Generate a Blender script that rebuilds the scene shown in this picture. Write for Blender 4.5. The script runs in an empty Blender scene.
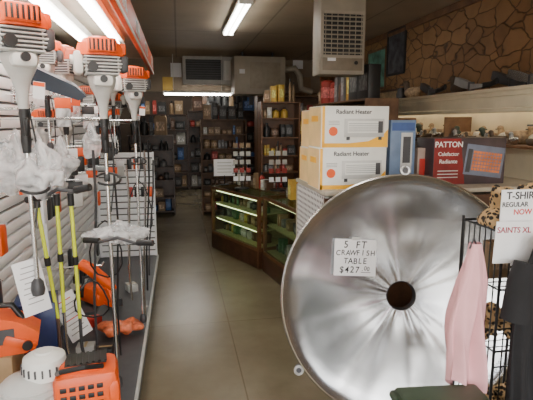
import bpy, bmesh, math, random
from mathutils import Matrix, Vector, noise, Euler
random.seed(7)
S=bpy.context.scene; COL=S.collection
H=1.8; FPX=480.0
th=math.radians(9.23); ps=math.radians(10.3)
F=Vector((math.sin(ps)*math.cos(th),math.cos(ps)*math.cos(th),-math.sin(th)))
R=Vector((math.cos(ps),-math.sin(ps),0)); U=R.cross(F)
def at(u,v,x=None,y=None,z=None):
    d=F+R*((u-266.5)/FPX)+U*((200-v)/FPX)
    if x is not None: t=x/d.x
    elif y is not None: t=y/d.y
    else: t=(z-H)/d.z
    return Vector((0,0,H))+d*t
cam=bpy.data.cameras.new('camera'); co=bpy.data.objects.new('camera',cam); COL.objects.link(co)
cam.sensor_width=36; cam.lens=36*FPX/533; cam.clip_start=0.02
M=Matrix((R,U,-F)).transposed().to_4x4(); M.translation=(0,0,H); co.matrix_world=M; S.camera=co

# ---------------- materials
MC={}
def mat(name,c,rough=.5,metal=0,var=.12,scale=12,bump=0,emit=None,es=0):
    if name in MC: return MC[name]
    m=bpy.data.materials.new(name); m.use_nodes=True; nt=m.node_tree; b=nt.nodes['Principled BSDF']
    b.inputs['Roughness'].default_value=rough; b.inputs['Metallic'].default_value=metal
    tc=nt.nodes.new('ShaderNodeTexCoord'); n=nt.nodes.new('ShaderNodeTexNoise'); n.inputs['Scale'].default_value=scale; n.inputs['Detail'].default_value=4
    nt.links.new(tc.outputs['Object'],n.inputs['Vector'])
    r=nt.nodes.new('ShaderNodeValToRGB'); r.color_ramp.elements[0].position=.3; r.color_ramp.elements[1].position=.7
    r.color_ramp.elements[0].color=(*[max(0,k*(1-var)) for k in c],1); r.color_ramp.elements[1].color=(*[min(1,k*(1+var)) for k in c],1)
    nt.links.new(n.outputs['Fac'],r.inputs['Fac']); nt.links.new(r.outputs['Color'],b.inputs['Base Color'])
    if bump:
        bp=nt.nodes.new('ShaderNodeBump'); bp.inputs['Strength'].default_value=bump; bp.inputs['Distance'].default_value=.02
        nt.links.new(n.outputs['Fac'],bp.inputs['Height']); nt.links.new(bp.outputs['Normal'],b.inputs['Normal'])
    if emit: b.inputs['Emission Color'].default_value=(*emit,1); b.inputs['Emission Strength'].default_value=es
    MC[name]=m; return m
ORANGE=mat('orange_plastic',(.80,.095,.004),.42,var=.06)
LGREY=mat('light_grey_plastic',(.55,.55,.53),.4,var=.08)
MGREY=mat('mid_grey_plastic',(.30,.30,.30),.5,var=.1)
WHITE=mat('white_plastic',(.78,.78,.74),.4,var=.04)
BLACK=mat('black_plastic',(.012,.012,.013),.4)
DGREY=mat('dark_grey_metal',(.07,.07,.075),.45,.3)
LIME=mat('lime_shaft',(.68,.78,.03),.35,var=.05)
CHROME=mat('chrome',(.7,.7,.7),.25,1,var=.03)
PAPER=mat('paper',(.90,.90,.92),.8,var=.02)
INK=mat('ink',(.015,.015,.02),.7)
REDINK=mat('red_ink',(.6,.03,.03),.7)
DWOOD=mat('dark_wood',(.07,.03,.015),.35,var=.4,scale=9)
MWOOD=mat('brown_wood',(.15,.075,.035),.5,var=.35,scale=8)
LWOOD=mat('reddish_case_wood',(.16,.07,.028),.4,var=.2,scale=8)
CREAM=mat('cream_paint',(.76,.68,.50),.55,var=.1,scale=4)
WARM=mat('warm_cream_panel',(.78,.67,.48),.4,var=.12,scale=3)
BEIGE=mat('beige_metal',(.42,.37,.29),.5,var=.12,scale=5)
GBEIGE=mat('grey_beige_metal',(.34,.30,.24),.5,var=.12,scale=5)
SLATW=mat('slatwall_white',(.90,.91,.92),.4,var=.02)
YELLOW=mat('yellow_print',(.95,.48,.015),.5,var=.04)
PYEL=mat('pale_yellow_print',(.86,.62,.28),.5,var=.12,scale=5)
BLUEB=mat('blue_print',(.05,.10,.28),.45,var=.15)
SKYB=mat('mid_blue_print',(.14,.21,.34),.45,var=.25,scale=6)
PINK=mat('pink_cotton',(.80,.42,.45),.85,var=.05)
BLKC=mat('black_cotton',(.012,.012,.014),.9)
GREEN=mat('dark_green_plastic',(.035,.06,.03),.5)
TUBE=mat('fluorescent_tube',(1,1,1),.4,emit=(1,.97,.9),es=26)
TUBE2=mat('bright_tube',(1,1,1),.4,emit=(.95,1,.5),es=4.5)
TUBE3=mat('added_warm_tube',(1,1,1),.4,emit=(1,.88,.68),es=9)  # emitter for the lamp added under the ledge
NAVY=mat('navy_box',(.015,.03,.12),.4)
RED=mat('red_plastic',(.5,.03,.02),.4)
def glassmat():
    m=bpy.data.materials.new('clear_glass'); m.use_nodes=True; nt=m.node_tree; nt.nodes.clear()
    o=nt.nodes.new('ShaderNodeOutputMaterial'); t=nt.nodes.new('ShaderNodeBsdfTransparent'); t.inputs[0].default_value=(.88,.94,.90,1)
    g=nt.nodes.new('ShaderNodeBsdfGlossy'); g.inputs['Roughness'].default_value=.04
    mx=nt.nodes.new('ShaderNodeMixShader'); mx.inputs[0].default_value=.12
    nt.links.new(t.outputs[0],mx.inputs[1]); nt.links.new(g.outputs[0],mx.inputs[2]); nt.links.new(mx.outputs[0],o.inputs[0]); return m
GLASS=glassmat()
def bagmat():
    m=bpy.data.materials.new('clear_plastic_bag'); m.use_nodes=True; nt=m.node_tree; nt.nodes.clear()
    o=nt.nodes.new('ShaderNodeOutputMaterial'); t=nt.nodes.new('ShaderNodeBsdfTransparent')
    g=nt.nodes.new('ShaderNodeBsdfPrincipled'); g.inputs['Roughness'].default_value=.2; g.inputs['Base Color'].default_value=(.84,.85,.87,1)
    n=nt.nodes.new('ShaderNodeTexNoise'); n.inputs['Scale'].default_value=9; n.inputs['Detail'].default_value=6; n.inputs['Distortion'].default_value=1
    tc=nt.nodes.new('ShaderNodeTexCoord'); nt.links.new(tc.outputs['Object'],n.inputs['Vector'])
    r=nt.nodes.new('ShaderNodeMapRange'); r.inputs['From Min'].default_value=.40; r.inputs['From Max'].default_value=.62; r.inputs['To Min'].default_value=.28; r.inputs['To Max'].default_value=.78
    bp=nt.nodes.new('ShaderNodeBump'); bp.inputs['Strength'].default_value=1; bp.inputs['Distance'].default_value=.05
    nt.links.new(n.outputs['Fac'],bp.inputs['Height']); nt.links.new(bp.outputs['Normal'],g.inputs['Normal'])
    mx=nt.nodes.new('ShaderNodeMixShader'); nt.links.new(n.outputs['Fac'],r.inputs['Value']); nt.links.new(r.outputs[0],mx.inputs[0])
    nt.links.new(t.outputs[0],mx.inputs[1]); nt.links.new(g.outputs[0],mx.inputs[2]); nt.links.new(mx.outputs[0],o.inputs[0]); return m
BAG=bagmat()
def stonemat():
    m=bpy.data.materials.new('flagstone_panel'); m.use_nodes=True; nt=m.node_tree; b=nt.nodes['Principled BSDF']; b.inputs['Roughness'].default_value=.55
    tc=nt.nodes.new('ShaderNodeTexCoord'); mp=nt.nodes.new('ShaderNodeMapping'); mp.inputs['Scale'].default_value=(1,2.0,3.4)
    nz=nt.nodes.new('ShaderNodeTexNoise'); nz.inputs['Scale'].default_value=2.5
    ad=nt.nodes.new('ShaderNodeMixRGB'); ad.blend_type='ADD'; ad.inputs[0].default_value=.25
    nt.links.new(tc.outputs['Object'],mp.inputs[0]); nt.links.new(mp.outputs[0],ad.inputs[1]); nt.links.new(mp.outputs[0],nz.inputs['Vector']); nt.links.new(nz.outputs['Color'],ad.inputs[2])
    v=nt.nodes.new('ShaderNodeTexVoronoi'); v.feature='DISTANCE_TO_EDGE'; v.inputs['Scale'].default_value=1.8
    v2=nt.nodes.new('ShaderNodeTexVoronoi'); v2.inputs['Scale'].default_value=1.8
    for q in (v,v2): nt.links.new(ad.outputs[0],q.inputs['Vector'])
    r=nt.nodes.new('ShaderNodeValToRGB'); r.color_ramp.elements[0].position=.003; r.color_ramp.elements[1].position=.04
    r.color_ramp.elements[0].color=(0,0,0,1); r.color_ramp.elements[1].color=(1,1,1,1); nt.links.new(v.outputs['Distance'],r.inputs[0])
    c=nt.nodes.new('ShaderNodeMixRGB'); sp=nt.nodes.new('ShaderNodeSeparateColor'); nt.links.new(v2.outputs['Color'],sp.inputs[0]); nt.links.new(sp.outputs[0],c.inputs[0])
    c.inputs[1].default_value=(.20,.10,.04,1); c.inputs[2].default_value=(.31,.17,.07,1)
    n3=nt.nodes.new('ShaderNodeTexNoise'); n3.inputs['Scale'].default_value=6; n3.inputs['Detail'].default_value=6; nt.links.new(tc.outputs['Object'],n3.inputs['Vector'])
    cm=nt.nodes.new('ShaderNodeMixRGB'); cm.blend_type='OVERLAY'; cm.inputs[0].default_value=.4; nt.links.new(c.outputs[0],cm.inputs[1]); nt.links.new(n3.outputs['Fac'],cm.inputs[2])
    mx=nt.nodes.new('ShaderNodeMixRGB'); mx.inputs[1].default_value=(.055,.026,.012,1); nt.links.new(r.outputs[0],mx.inputs[0]); nt.links.new(cm.outputs[0],mx.inputs[2])
    nt.links.new(mx.outputs[0],b.inputs['Base Color'])
    bp=nt.nodes.new('ShaderNodeBump'); bp.inputs['Strength'].default_value=.5; bp.inputs['Distance'].default_value=.015; nt.links.new(r.outputs[0],bp.inputs['Height']); nt.links.new(bp.outputs[0],b.inputs['Normal']); return m
STONE=stonemat()
def floormat():
    m=bpy.data.materials.new('worn_concrete_floor'); m.use_nodes=True; nt=m.node_tree; b=nt.nodes['Principled BSDF']
    tc=nt.nodes.new('ShaderNodeTexCoord'); br=nt.nodes.new('ShaderNodeTexBrick'); br.offset=0; br.inputs['Scale'].default_value=1
    br.inputs['Brick Width'].default_value=1.9; br.inputs['Row Height'].default_value=1.5; br.inputs['Mortar Size'].default_value=.007; br.inputs['Mortar Smooth'].default_value=.5
    br.inputs['Color1'].default_value=(1,1,1,1); br.inputs['Color2'].default_value=(.95,.95,.95,1); br.inputs['Mortar'].default_value=(.66,.62,.55,1)
    mp=nt.nodes.new('ShaderNodeMapping'); mp.inputs['Location'].default_value=(1.5,.35,0)
    nt.links.new(tc.outputs['Object'],mp.inputs[0]); nt.links.new(mp.outputs[0],br.inputs['Vector'])
    n=nt.nodes.new('ShaderNodeTexNoise'); n.inputs['Scale'].default_value=1.1; n.inputs['Detail'].default_value=7; n.inputs['Roughness'].default_value=.62; nt.links.new(tc.outputs['Object'],n.inputs['Vector'])
    r=nt.nodes.new('ShaderNodeValToRGB'); r.color_ramp.elements[0].position=.22; r.color_ramp.elements[1].position=.8
    r.color_ramp.elements[0].color=(.130,.105,.062,1); r.color_ramp.elements[1].color=(.290,.240,.155,1); nt.links.new(n.outputs['Fac'],r.inputs[0])
    mx=nt.nodes.new('ShaderNodeMixRGB'); mx.blend_type='MULTIPLY'; mx.inputs[0].default_value=1; nt.links.new(r.outputs[0],mx.inputs[1]); nt.links.new(br.outputs['Color'],mx.inputs[2])
    nt.links.new(mx.outputs[0],b.inputs['Base Color']); b.inputs['Roughness'].default_value=.27; return m
def steelmat():
    m=bpy.data.materials.new('polished_stainless_steel'); m.use_nodes=True; nt=m.node_tree; b=nt.nodes['Principled BSDF']
    b.inputs['Metallic'].default_value=1; b.inputs['Base Color'].default_value=(.64,.65,.67,1); b.inputs['Roughness'].default_value=.22
    tc=nt.nodes.new('ShaderNodeTexCoord'); n=nt.nodes.new('ShaderNodeTexNoise'); n.inputs['Scale'].default_value=1.4; n.inputs['Detail'].default_value=.6; n.inputs['Distortion'].default_value=.3
    nt.links.new(tc.outputs['Object'],n.inputs['Vector'])
    b1=nt.nodes.new('ShaderNodeBump'); b1.inputs['Strength'].default_value=1.0; b1.inputs['Distance'].default_value=.10; nt.links.new(n.outputs['Fac'],b1.inputs['Height'])
    vm=nt.nodes.new('ShaderNodeVectorMath'); vm.operation='MULTIPLY'; vm.inputs[1].default_value=(1,1,0); nt.links.new(tc.outputs['Object'],vm.inputs[0])
    vn=nt.nodes.new('ShaderNodeVectorMath'); vn.operation='NORMALIZE'; nt.links.new(vm.outputs[0],vn.inputs[0])
    n2=nt.nodes.new('ShaderNodeTexNoise'); n2.inputs['Scale'].default_value=2.2; n2.inputs['Detail'].default_value=1.0; nt.links.new(vn.outputs[0],n2.inputs['Vector'])
    b2=nt.nodes.new('ShaderNodeBump'); b2.inputs['Strength'].default_value=1.0; b2.inputs['Distance'].default_value=.014; nt.links.new(n2.outputs['Fac'],b2.inputs['Height']); nt.links.new(b1.outputs[0],b2.inputs['Normal'])
    nt.links.new(b2.outputs[0],b.inputs['Normal']); return m
STEEL=steelmat()
def ceilmat():
    m=mat('ceiling_panel',(.44,.36,.26),.6,var=.1,scale=2); nt=m.node_tree; b=nt.nodes['Principled BSDF']
    br=nt.nodes.new('ShaderNodeTexBrick'); br.offset=0; br.inputs['Brick Width'].default_value=1.22; br.inputs['Row Height'].default_value=2.44; br.inputs['Scale'].default_value=1; br.inputs['Mortar Size'].default_value=.012
    tc=nt.nodes.new('ShaderNodeTexCoord'); nt.links.new(tc.outputs['Object'],br.inputs['Vector']); br.inputs['Color1'].default_value=(1,1,1,1); br.inputs['Color2'].default_value=(.95,.95,.95,1); br.inputs['Mortar'].default_value=(.6,.6,.6,1)
    mx=nt.nodes.new('ShaderNodeMixRGB'); mx.blend_type='MULTIPLY'; mx.inputs[0].default_value=1
    l=b.inputs['Base Color'].links[0]; src=l.from_socket; nt.links.new(src,mx.inputs[1]); nt.links.new(br.outputs['Color'],mx.inputs[2]); nt.links.new(mx.outputs[0],b.inputs['Base Color']); return m
def pegmat():
    m=mat('pegboard_white',(.7,.7,.68),.6,var=.03); nt=m.node_tree; b=nt.nodes['Principled BSDF']
    v=nt.nodes.new('ShaderNodeTexVoronoi'); v.inputs['Scale'].default_value=26; v.inputs['Randomness'].default_value=0
    tc=nt.nodes.new('ShaderNodeTexCoord'); nt.links.new(tc.outputs['Object'],v.inputs['Vector'])
    r=nt.nodes.new('ShaderNodeValToRGB'); r.color_ramp.elements[0].position=.24; r.color_ramp.elements[1].position=.28; r.color_ramp.elements[0].color=(.05,.05,.05,1); r.color_ramp.elements[1].color=(.7,.7,.68,1)
    nt.links.new(v.outputs['Distance'],r.inputs[0]); nt.links.new(r.outputs[0],b.inputs['Base Color']); return m
PEG=pegmat()
def leopmat():
    m=mat('leopard_print_cloth',(.5,.35,.2),.9); nt=m.node_tree; b=nt.nodes['Principled BSDF']
    v=nt.nodes.new('ShaderNodeTexVoronoi'); v.inputs['Scale'].default_value=48
    tc=nt.nodes.new('ShaderNodeTexCoord'); nt.links.new(tc.outputs['Object'],v.inputs['Vector'])
    r=nt.nodes.new('ShaderNodeValToRGB'); r.color_ramp.elements[0].position=.40; r.color_ramp.elements[1].position=.50; r.color_ramp.elements[0].color=(.02,.015,.012,1); r.color_ramp.elements[1].color=(.50,.33,.16,1)
    nt.links.new(v.outputs['Distance'],r.inputs[0]); nt.links.new(r.outputs[0],b.inputs['Base Color']); return m
LEOP=leopmat()

# ---------------- mesh builder
class MB:
    def __init__(s): s.bm=bmesh.new()
    def _mi(s,vs,mi):
        for f in {f for v in vs for f in v.link_faces}: f.material_index=mi
    def box(s,c,d,rot=(0,0,0),mi=0,bev=0):
        m=Matrix.Translation(c)@Euler(rot).to_matrix().to_4x4()@Matrix.Diagonal((*d,1))
        vs=bmesh.ops.create_cube(s.bm,size=1,matrix=m)['verts']; s._mi(vs,mi)
        if bev: bmesh.ops.bevel(s.bm,geom=list({e for v in vs for e in v.link_edges}),offset=bev,segments=2,affect='EDGES',profile=.5)
        return s
    def cyl(s,a,b,r0,r1=None,seg=16,mi=0):
        a=Vector(a);b=Vector(b);r1=r0 if r1 is None else r1;d=b-a
        m=Matrix.Translation((a+b)/2)@d.to_track_quat('Z','Y').to_matrix().to_4x4()
        vs=bmesh.ops.create_cone(s.bm,cap_ends=True,segments=seg,radius1=r0,radius2=r1,depth=d.length,matrix=m)['verts']; s._mi(vs,mi); return s
    def sph(s,c,r,mi=0,seg=16,rot=(0,0,0),nz=0,nf=6):
        if not hasattr(r,'__len__'): r=(r,r,r)
        m=Matrix.Translation(c)@Euler(rot).to_matrix().to_4x4()@Matrix.Diagonal((*r,1))
        vs=bmesh.ops.create_uvsphere(s.bm,u_segments=seg,v_segments=max(6,seg*2//3),radius=1,matrix=m)['verts']; s._mi(vs,mi)
        if nz:
            for v in vs:
                v.co+= (v.co-Vector(c)).normalized()*noise.noise(v.co*nf)*nz
        return s
    def lathe(s,prof,seg=48,m=Matrix.Identity(4),mi=0):
        rows=[]
        for r,z in prof:
            if r<1e-5: rows.append([s.bm.verts.new(m@Vector((0,0,z)))])
            else: rows.append([s.bm.verts.new(m@Vector((r*math.cos(2*math.pi*i/seg),r*math.sin(2*math.pi*i/seg),z))) for i in range(seg)])
        for A,B in zip(rows,rows[1:]):
            for i in range(seg):
                j=(i+1)%seg
                q=[A[i%len(A)],A[j%len(A)],B[j%len(B)],B[i%len(B)]]; q2=[]
                for v in q:
                    if v not in q2: q2.append(v)
                if len(q2)>2: s.bm.faces.new(q2).material_index=mi
        return s
    def tube(s,pts,r,seg=8,mi=0,closed=False):
        pts=[Vector(p) for p in pts];n=len(pts);rows=[];last=None
        for i,p in enumerate(pts):
            if closed: d=pts[(i+1)%n]-pts[i-1]
            else: d=pts[min(i+1,n-1)]-pts[max(i-1,0)]
            d.normalize()
            if last is None: a=d.orthogonal().normalized()
            else: a=(last-d*last.dot(d)).normalized()
            last=a;b=d.cross(a);rr=r[i] if hasattr(r,'__len__') else r
            rows.append([s.bm.verts.new(p+a*rr*math.cos(2*math.pi*k/seg)+b*rr*math.sin(2*math.pi*k/seg)) for k in range(seg)])
        for i in range(n if closed else n-1):
            A=rows[i];B=rows[(i+1)%n]
            for k in range(seg): s.bm.faces.new([A[k],A[(k+1)%seg],B[(k+1)%seg],B[k]]).material_index=mi
        if not closed: s.bm.faces.new(rows[0][::-1]).material_index=mi; s.bm.faces.new(rows[-1]).material_index=mi
        return s
    def prism(s,pts,thick,m=Matrix.Identity(4),mi=0):
        A=[s.bm.verts.new(m@Vector((p[0],0,p[1]))) for p in pts];B=[s.bm.verts.new(m@Vector((p[0],thick,p[1]))) for p in pts]
        fs=[s.bm.faces.new(A),s.bm.faces.new(B[::-1])]
        for i in range(len(pts)):
            j=(i+1)%len(pts); fs.append(s.bm.faces.new([A[j],A[i],B[i],B[j]]))
        for f in fs: f.material_index=mi
        return s
    def mesh(s,name,mats,ang=40):
        bmesh.ops.recalc_face_normals(s.bm,faces=s.bm.faces)
        me=bpy.data.meshes.new(name); s.bm.to_mesh(me); s.bm.free()
        for m in (mats if isinstance(mats,(list,tuple)) else [mats]): me.materials.append(m)
        for p in me.polygons: p.use_smooth=True
        me.set_sharp_from_angle(angle=math.radians(ang)); return me
    def obj(s,name,mats,parent=None,loc=(0,0,0),rot=(0,0,0),ang=40):
        o=bpy.data.objects.new(name,s.mesh(name,mats,ang)); COL.objects.link(o); o.location=loc; o.rotation_euler=rot
        if parent: o.parent=parent
        return o
def tag(o,label,cat,group=None):
    o['label']=label;o['category']=cat
    if group:o['group']=group
    return o
def thing(name,label,cat,loc=(0,0,0),rot=(0,0,0),group=None):
    o=bpy.data.objects.new(name,None); o.empty_display_size=.1; COL.objects.link(o); o.location=loc;o.rotation_euler=rot
    return tag(o,label,cat,group)
def struct(o): o['kind']='structure'; return o
TXC={}
def text(parent,st,size,loc,rot,m,align='CENTER',shear=0,sx=1,name='lettering',bold=.0):
    key=(st,size,align,shear,bold,m.name)
    if key not in TXC:
        c=bpy.data.curves.new('t','FONT'); c.body=st;c.size=size;c.align_x=align;c.align_y='CENTER';c.extrude=.0006;c.shear=shear;c.offset=bold*size
        o=bpy.data.objects.new('t',c); COL.objects.link(o); bpy.context.view_layer.update()
        me=bpy.data.meshes.new_from_object(o.evaluated_get(bpy.context.evaluated_depsgraph_get())); bpy.data.objects.remove(o)
        me.materials.clear(); me.materials.append(m); TXC[key]=me
    t=bpy.data.objects.new(name,TXC[key]); COL.objects.link(t); t.location=loc;t.rotation_euler=rot;t.scale=(sx,1,1)
    if parent: t.parent=parent
    return t
FX=(math.pi/2,0,0)

# ---------------- room
XL,XR,YF,YB,YR,ZC=-3.2,3.05,-2.6,10.3,14.0,3.1
struct(MB().box(((XL+XR)/2,(YF+YR)/2,-.05),(XR-XL+.4,YR-YF+.4,.1)).obj('floor',floormat()))
struct(MB().box(((XL+XR)/2,(YF+YR)/2,ZC+.05),(XR-XL+.4,YR-YF+.4,.1)).obj('ceiling',ceilmat()))
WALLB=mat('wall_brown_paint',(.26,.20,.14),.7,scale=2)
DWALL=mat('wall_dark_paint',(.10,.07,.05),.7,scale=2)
struct(MB().box((XL-.05,(YF+YR)/2,ZC/2),(.1,YR-YF,ZC)).obj('wall_left',WALLB))
struct(MB().box((XR+.05,(YF+YR)/2,ZC/2),(.1,YR-YF,ZC)).obj('wall_right',STONE))
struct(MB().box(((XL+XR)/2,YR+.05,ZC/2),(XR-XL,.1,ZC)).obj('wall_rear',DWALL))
struct(MB().box(((XL+XR)/2,YB+.06,(2.42+ZC)/2),(XR-XL,.12,ZC-2.42)).obj('wall_back',WALLB))
wf=MB(); wf.box(((XL+XR)/2,YF-.05,.2),(XR-XL,.1,.4)).box(((XL+XR)/2,YF-.05,2.95),(XR-XL,.1,.3))
for x in (XL+.1,-1.3,.35,XR-.1): wf.box((x,YF-.05,1.6),(.16,.1,2.4))
struct(wf.obj('wall_front',WALLB))
for i,(a,b) in enumerate(((XL+.18,-1.38),(-1.22,.27),(.43,XR-.18))):
    w=MB(); cx=(a+b)/2
    w.box((cx,YF-.05,.425),(b-a,.06,.05)).box((cx,YF-.05,2.775),(b-a,.06,.05)).box((a+.02,YF-.05,1.6),(.04,.06,2.3)).box((b-.02,YF-.05,1.6),(.04,.06,2.3)).box((cx,YF-.05,2.1),(b-a,.04,.03))
    struct(w.obj('window_%d'%(i+1),CHROME))
struct(MB().box((XR-.02,4.3,1.0),(.03,5.4,2.0)).obj('trim_1',WARM))
struct(MB().box((XR-.01,4,ZC-.05),(.03,12,.08)).obj('trim_2',MWOOD))

# world
w=bpy.data.worlds.new('w'); S.world=w; w.use_nodes=True; nt=w.node_tree; bg=nt.nodes['Background']
tc=nt.nodes.new('ShaderNodeTexCoord'); sx=nt.nodes.new('ShaderNodeSeparateXYZ'); r=nt.nodes.new('ShaderNodeValToRGB')
nt.links.new(tc.outputs['Generated'],sx.inputs[0]); 
mr=nt.nodes.new('ShaderNodeMapRange'); mr.inputs['From Min'].default_value=-.3; mr.inputs['From Max'].default_value=.5; nt.links.new(sx.outputs['Z'],mr.inputs['Value']); nt.links.new(mr.outputs[0],r.inputs[0])
r.color_ramp.elements[0].color=(.38,.35,.30,1); r.color_ramp.elements[1].color=(.86,.90,.95,1)
e=r.color_ramp.elements.new(.38); e.color=(.48,.45,.40,1); e=r.color_ramp.elements.new(.46); e.color=(1,.97,.92,1)
nt.links.new(r.outputs[0],bg.inputs['Color']); bg.inputs['Strength'].default_value=11.5
pl=bpy.data.lights.new('window_portal','AREA'); pl.shape='RECTANGLE'; pl.size=6.1; pl.size_y=2.4; pl.cycles.is_portal=True
po=bpy.data.objects.new('window_portal',pl); COL.objects.link(po); po.location=(-.1,YF+.03,1.6); po.rotation_euler=(math.pi/2,0,0)

def fixture(c,L,along='y',tm=TUBE,label='two-tube fluorescent strip light on the ceiling',double=True,drop=0):
    t=thing('fluorescent_light',label,'ceiling light',c,(0,0,math.pi/2 if along=='x' else 0))
    b=MB().box((0,0,-.02),(.16,L,.04),bev=.005)
    for sy in (-1,1): b.box((0,sy*(L/2-.01),-.05),(.15,.02,.05))
    if drop:
        for sy in (-.35,.35): b.cyl((0,sy*L,0),(0,sy*L,drop),.006)
    b.obj('housing',WHITE,t)
    for sx in ((-.04,.04) if double else (0,)):
        MB().cyl((sx,-L/2+.03,-.06),(sx,L/2-.03,-.06),.017).obj('fluorescent_tube',tm,t)
    return t
a=at(242,8,z=3.06); b=at(222,37,z=3.06)
fixture(Vector((a.x,(a.y+b.y)/2-.35,ZC)),1.9)
fixture(Vector((a.x,1.2,ZC)),2.2)
fixture((.40,9.8,2.40),1.35,'x',label='fluorescent strip light hung under the air conditioner',drop=.70)
fixture((-.3,12.3,ZC),2.2,'x',label='added unseen strip light brightening the stock room')  # hidden fixture added to brighten the back of the shop

# ---------------- left gondola
XS=-.98; DZ=.18
g=thing('display_gondola','white slatwall display with dark base deck','store display',(XS,3.5,0))
Y0,Y1=-2.2,2.4
b=MB().box((-.03,(Y0+Y1)/2,1.2),(.03,Y1-Y0,2.4),mi=1)
nS=29
for i in range(nS):
    z=.22+i*.075; b.box((0,(Y0+Y1)/2,z),(.03,Y1-Y0,.060),bev=.004)
for y in (Y0,0.1,Y1): b.box((.012,y,1.2),(.05,.035,2.4),mi=0)
b.obj('slat_panel',[SLATW,DGREY],g)
b=MB().box((.345,Y1+.0,.80),(.64,.02,1.28),mi=1)
for i in range(17): b.box((.345,Y1-.022,.215+i*.075),(.64,.022,.060),bev=.004)
b.box((.672,Y1-.01,.80),(.02,.05,1.3)); b.obj('end_panel',[SLATW,DGREY],g)
DECK=mat('dark_deck',(.07,.07,.075),.4)
MB().box((.34,(Y0+Y1)/2,.09),(.68,Y1-Y0,.18),bev=.006).obj('base_deck',DECK,g)
MB().box((.687,(Y0+Y1)/2,.165),(.02,Y1-Y0,.035),bev=.004).obj('price_channel',LGREY,g)
cn=thing('lighted_canopy','orange and white lighted canopy over the slatwall display','store canopy',(XS,3.5,0))
MB().box((.34,(Y0+Y1)/2,2.535),(.70,Y1-Y0,.03)).obj('canopy_top',BEIGE,cn)
MB().box((.70,(Y0+Y1)/2,2.44),(.03,Y1-Y0,.19),bev=.004).obj('fascia',ORANGE,cn)
for y in [Y0+.5+i*.95 for i in range(5)]:
    text(cn,'STIHL',.14,(.717,y,2.45),(math.pi/2,0,math.pi/2),WHITE,bold=.03)
MB().box((.717,(Y0+Y1)/2,2.358),(.006,Y1-Y0,.022)).obj('white_stripe',WHITE,cn)
for x in (.50,.25):
    MB().cyl((x,Y0+.2,2.44),(x,Y1-1.6,2.44),.022).obj('fluorescent_tube',TUBE,cn)
    MB().box((x,(Y0+Y1-1.4)/2,2.495),(.09,Y1-Y0-1.4,.05)).obj('tube_housing',WHITE,cn)

# ---------------- string trimmers
def trimmer(loc,label,rotz=0,L=1.25,loop=True,bar=False,sc=1,shaft=None,toDeck=False,top=ORANGE,tagc=None):
    t=thing('string_trimmer',label,'string trimmer',loc,(0,0,rotz),'hanging string trimmers'); t.scale=(sc,)*3
    if toDeck: L=(loc[2]-DZ-.09)/sc
    MB().lathe([(0,.165),(.05,.163),(.075,.150),(.09,.148),(.10,.128),(.118,.12),(.128,.08),(.13,.045),(.0,.045)],28,Matrix.Diagonal((1.12,.9,1,1))).box((.0,-.1,.1),(.17,.07,.09),bev=.015).box((.12,0,.09),(.06,.10,.07),bev=.012).obj('starter_housing',top,t)
    MB().box((-.0,-.1365,.10),(.15,.006,.065),bev=.002).obj('air_vent',BLACK,t)
    b=MB()
    for i in range(6): b.box((-.06+i*.024,-.142,.10),(.012,.008,.07),bev=.002)
    b.obj('vent_grille',top,t)
    b=MB()
    for i in range(6): b.box((0,0,.035-i*.02),(.235-abs(i-2)*.012,.19,.009),bev=.002)
    b.box((0,0,-.015),(.20,.16,.12),bev=.01,mi=1)
    b.obj('engine_fins',[LGREY,DGREY],t)
    MB().box((.135,0,.00),(.05,.12,.10),bev=.015).obj('muffler_cover',DGREY,t)
    MB().box((-.135,.0,.0),(.055,.13,.14),bev=.02).cyl((-.155,0,.02),(-.18,0,.02),.028).obj('air_filter_cover',WHITE,t)
    MB().cyl((-.06,-.09,-.03),(-.06,-.13,-.03),.03,seg=20).obj('primer_bulb',BLACK,t)
    MB().lathe([(0,-.075),(.085,-.075),(.088,-.10),(.07,-.15),(.045,-.20),(.030,-.26),(.024,-.34),(0,-.34)],24).obj('clutch_cone',LGREY,t)
    MB().box((0,-.075,-.11),(.12,.07,.07),bev=.025).obj('fuel_tank',WHITE,t)
    MB().cyl((.0,-.10,-.10),(0,-.13,-.10),.022).obj('fuel_cap',BLACK,t)
    MB().tube([(0,0,-.33),(0,0,-.36),(0,-.004,-.42),(0,0,-.5),(0,0,-.56)],[.021,.026,.023,.026,.02],10).box((0,-.035,-.43),(.018,.03,.09),rot=(.2,0,0),bev=.005).obj('throttle_grip',BLACK,t)
    MB().cyl((0,0,-.34),(0,0,-L),.0125,seg=12).obj('drive_shaft',shaft or CHROME,t)
    MB().tube([(.02,.01,-.3),(.05,.02,-.5),(.045,.02,-.75),(.015,.012,-.95)],.005,6).obj('throttle_cable',BLACK,t)
    if loop:
        pts=[]
        for i in range(17):
            q=math.radians(-60+300*i/16); pts.append((.075*math.sin(q)*1.0,-.065+.075*math.cos(q)*-1.0,-.72-.03*math.cos(q)))
        MB().tube(pts,.008,8).box((0,0,-.72),(.036,.036,.05),bev=.006).obj('loop_handle',BLACK,t)
    if bar:
        MB().tube([(-.28,-.05,-.62),(-.25,-.05,-.64),(-.12,-.02,-.70),(0,0,-.71),(.12,-.02,-.70),(.25,-.05,-.64),(.28,-.05,-.62)],[.017,.017,.010,.010,.010,.017,.017],10).obj('handlebar',BLACK,t)
    MB().lathe([(0,-L-.06),(.03,-L-.06),(.036,-L-.03),(.03,-L+.01),(.015,-L+.03),(0,-L+.03)],20).obj('gear_head',DGREY,t)
    if tagc:
        MB().box((.065,-.05,-.25),(.055,.002,.085),rot=(0,.1,0)).obj('price_tag',tagc,t)
        MB().box((.067,-.052,-.22),(.053,.001,.020),rot=(0,.1,0)).obj('tag_header',ORANGE,t)
    return t
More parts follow.
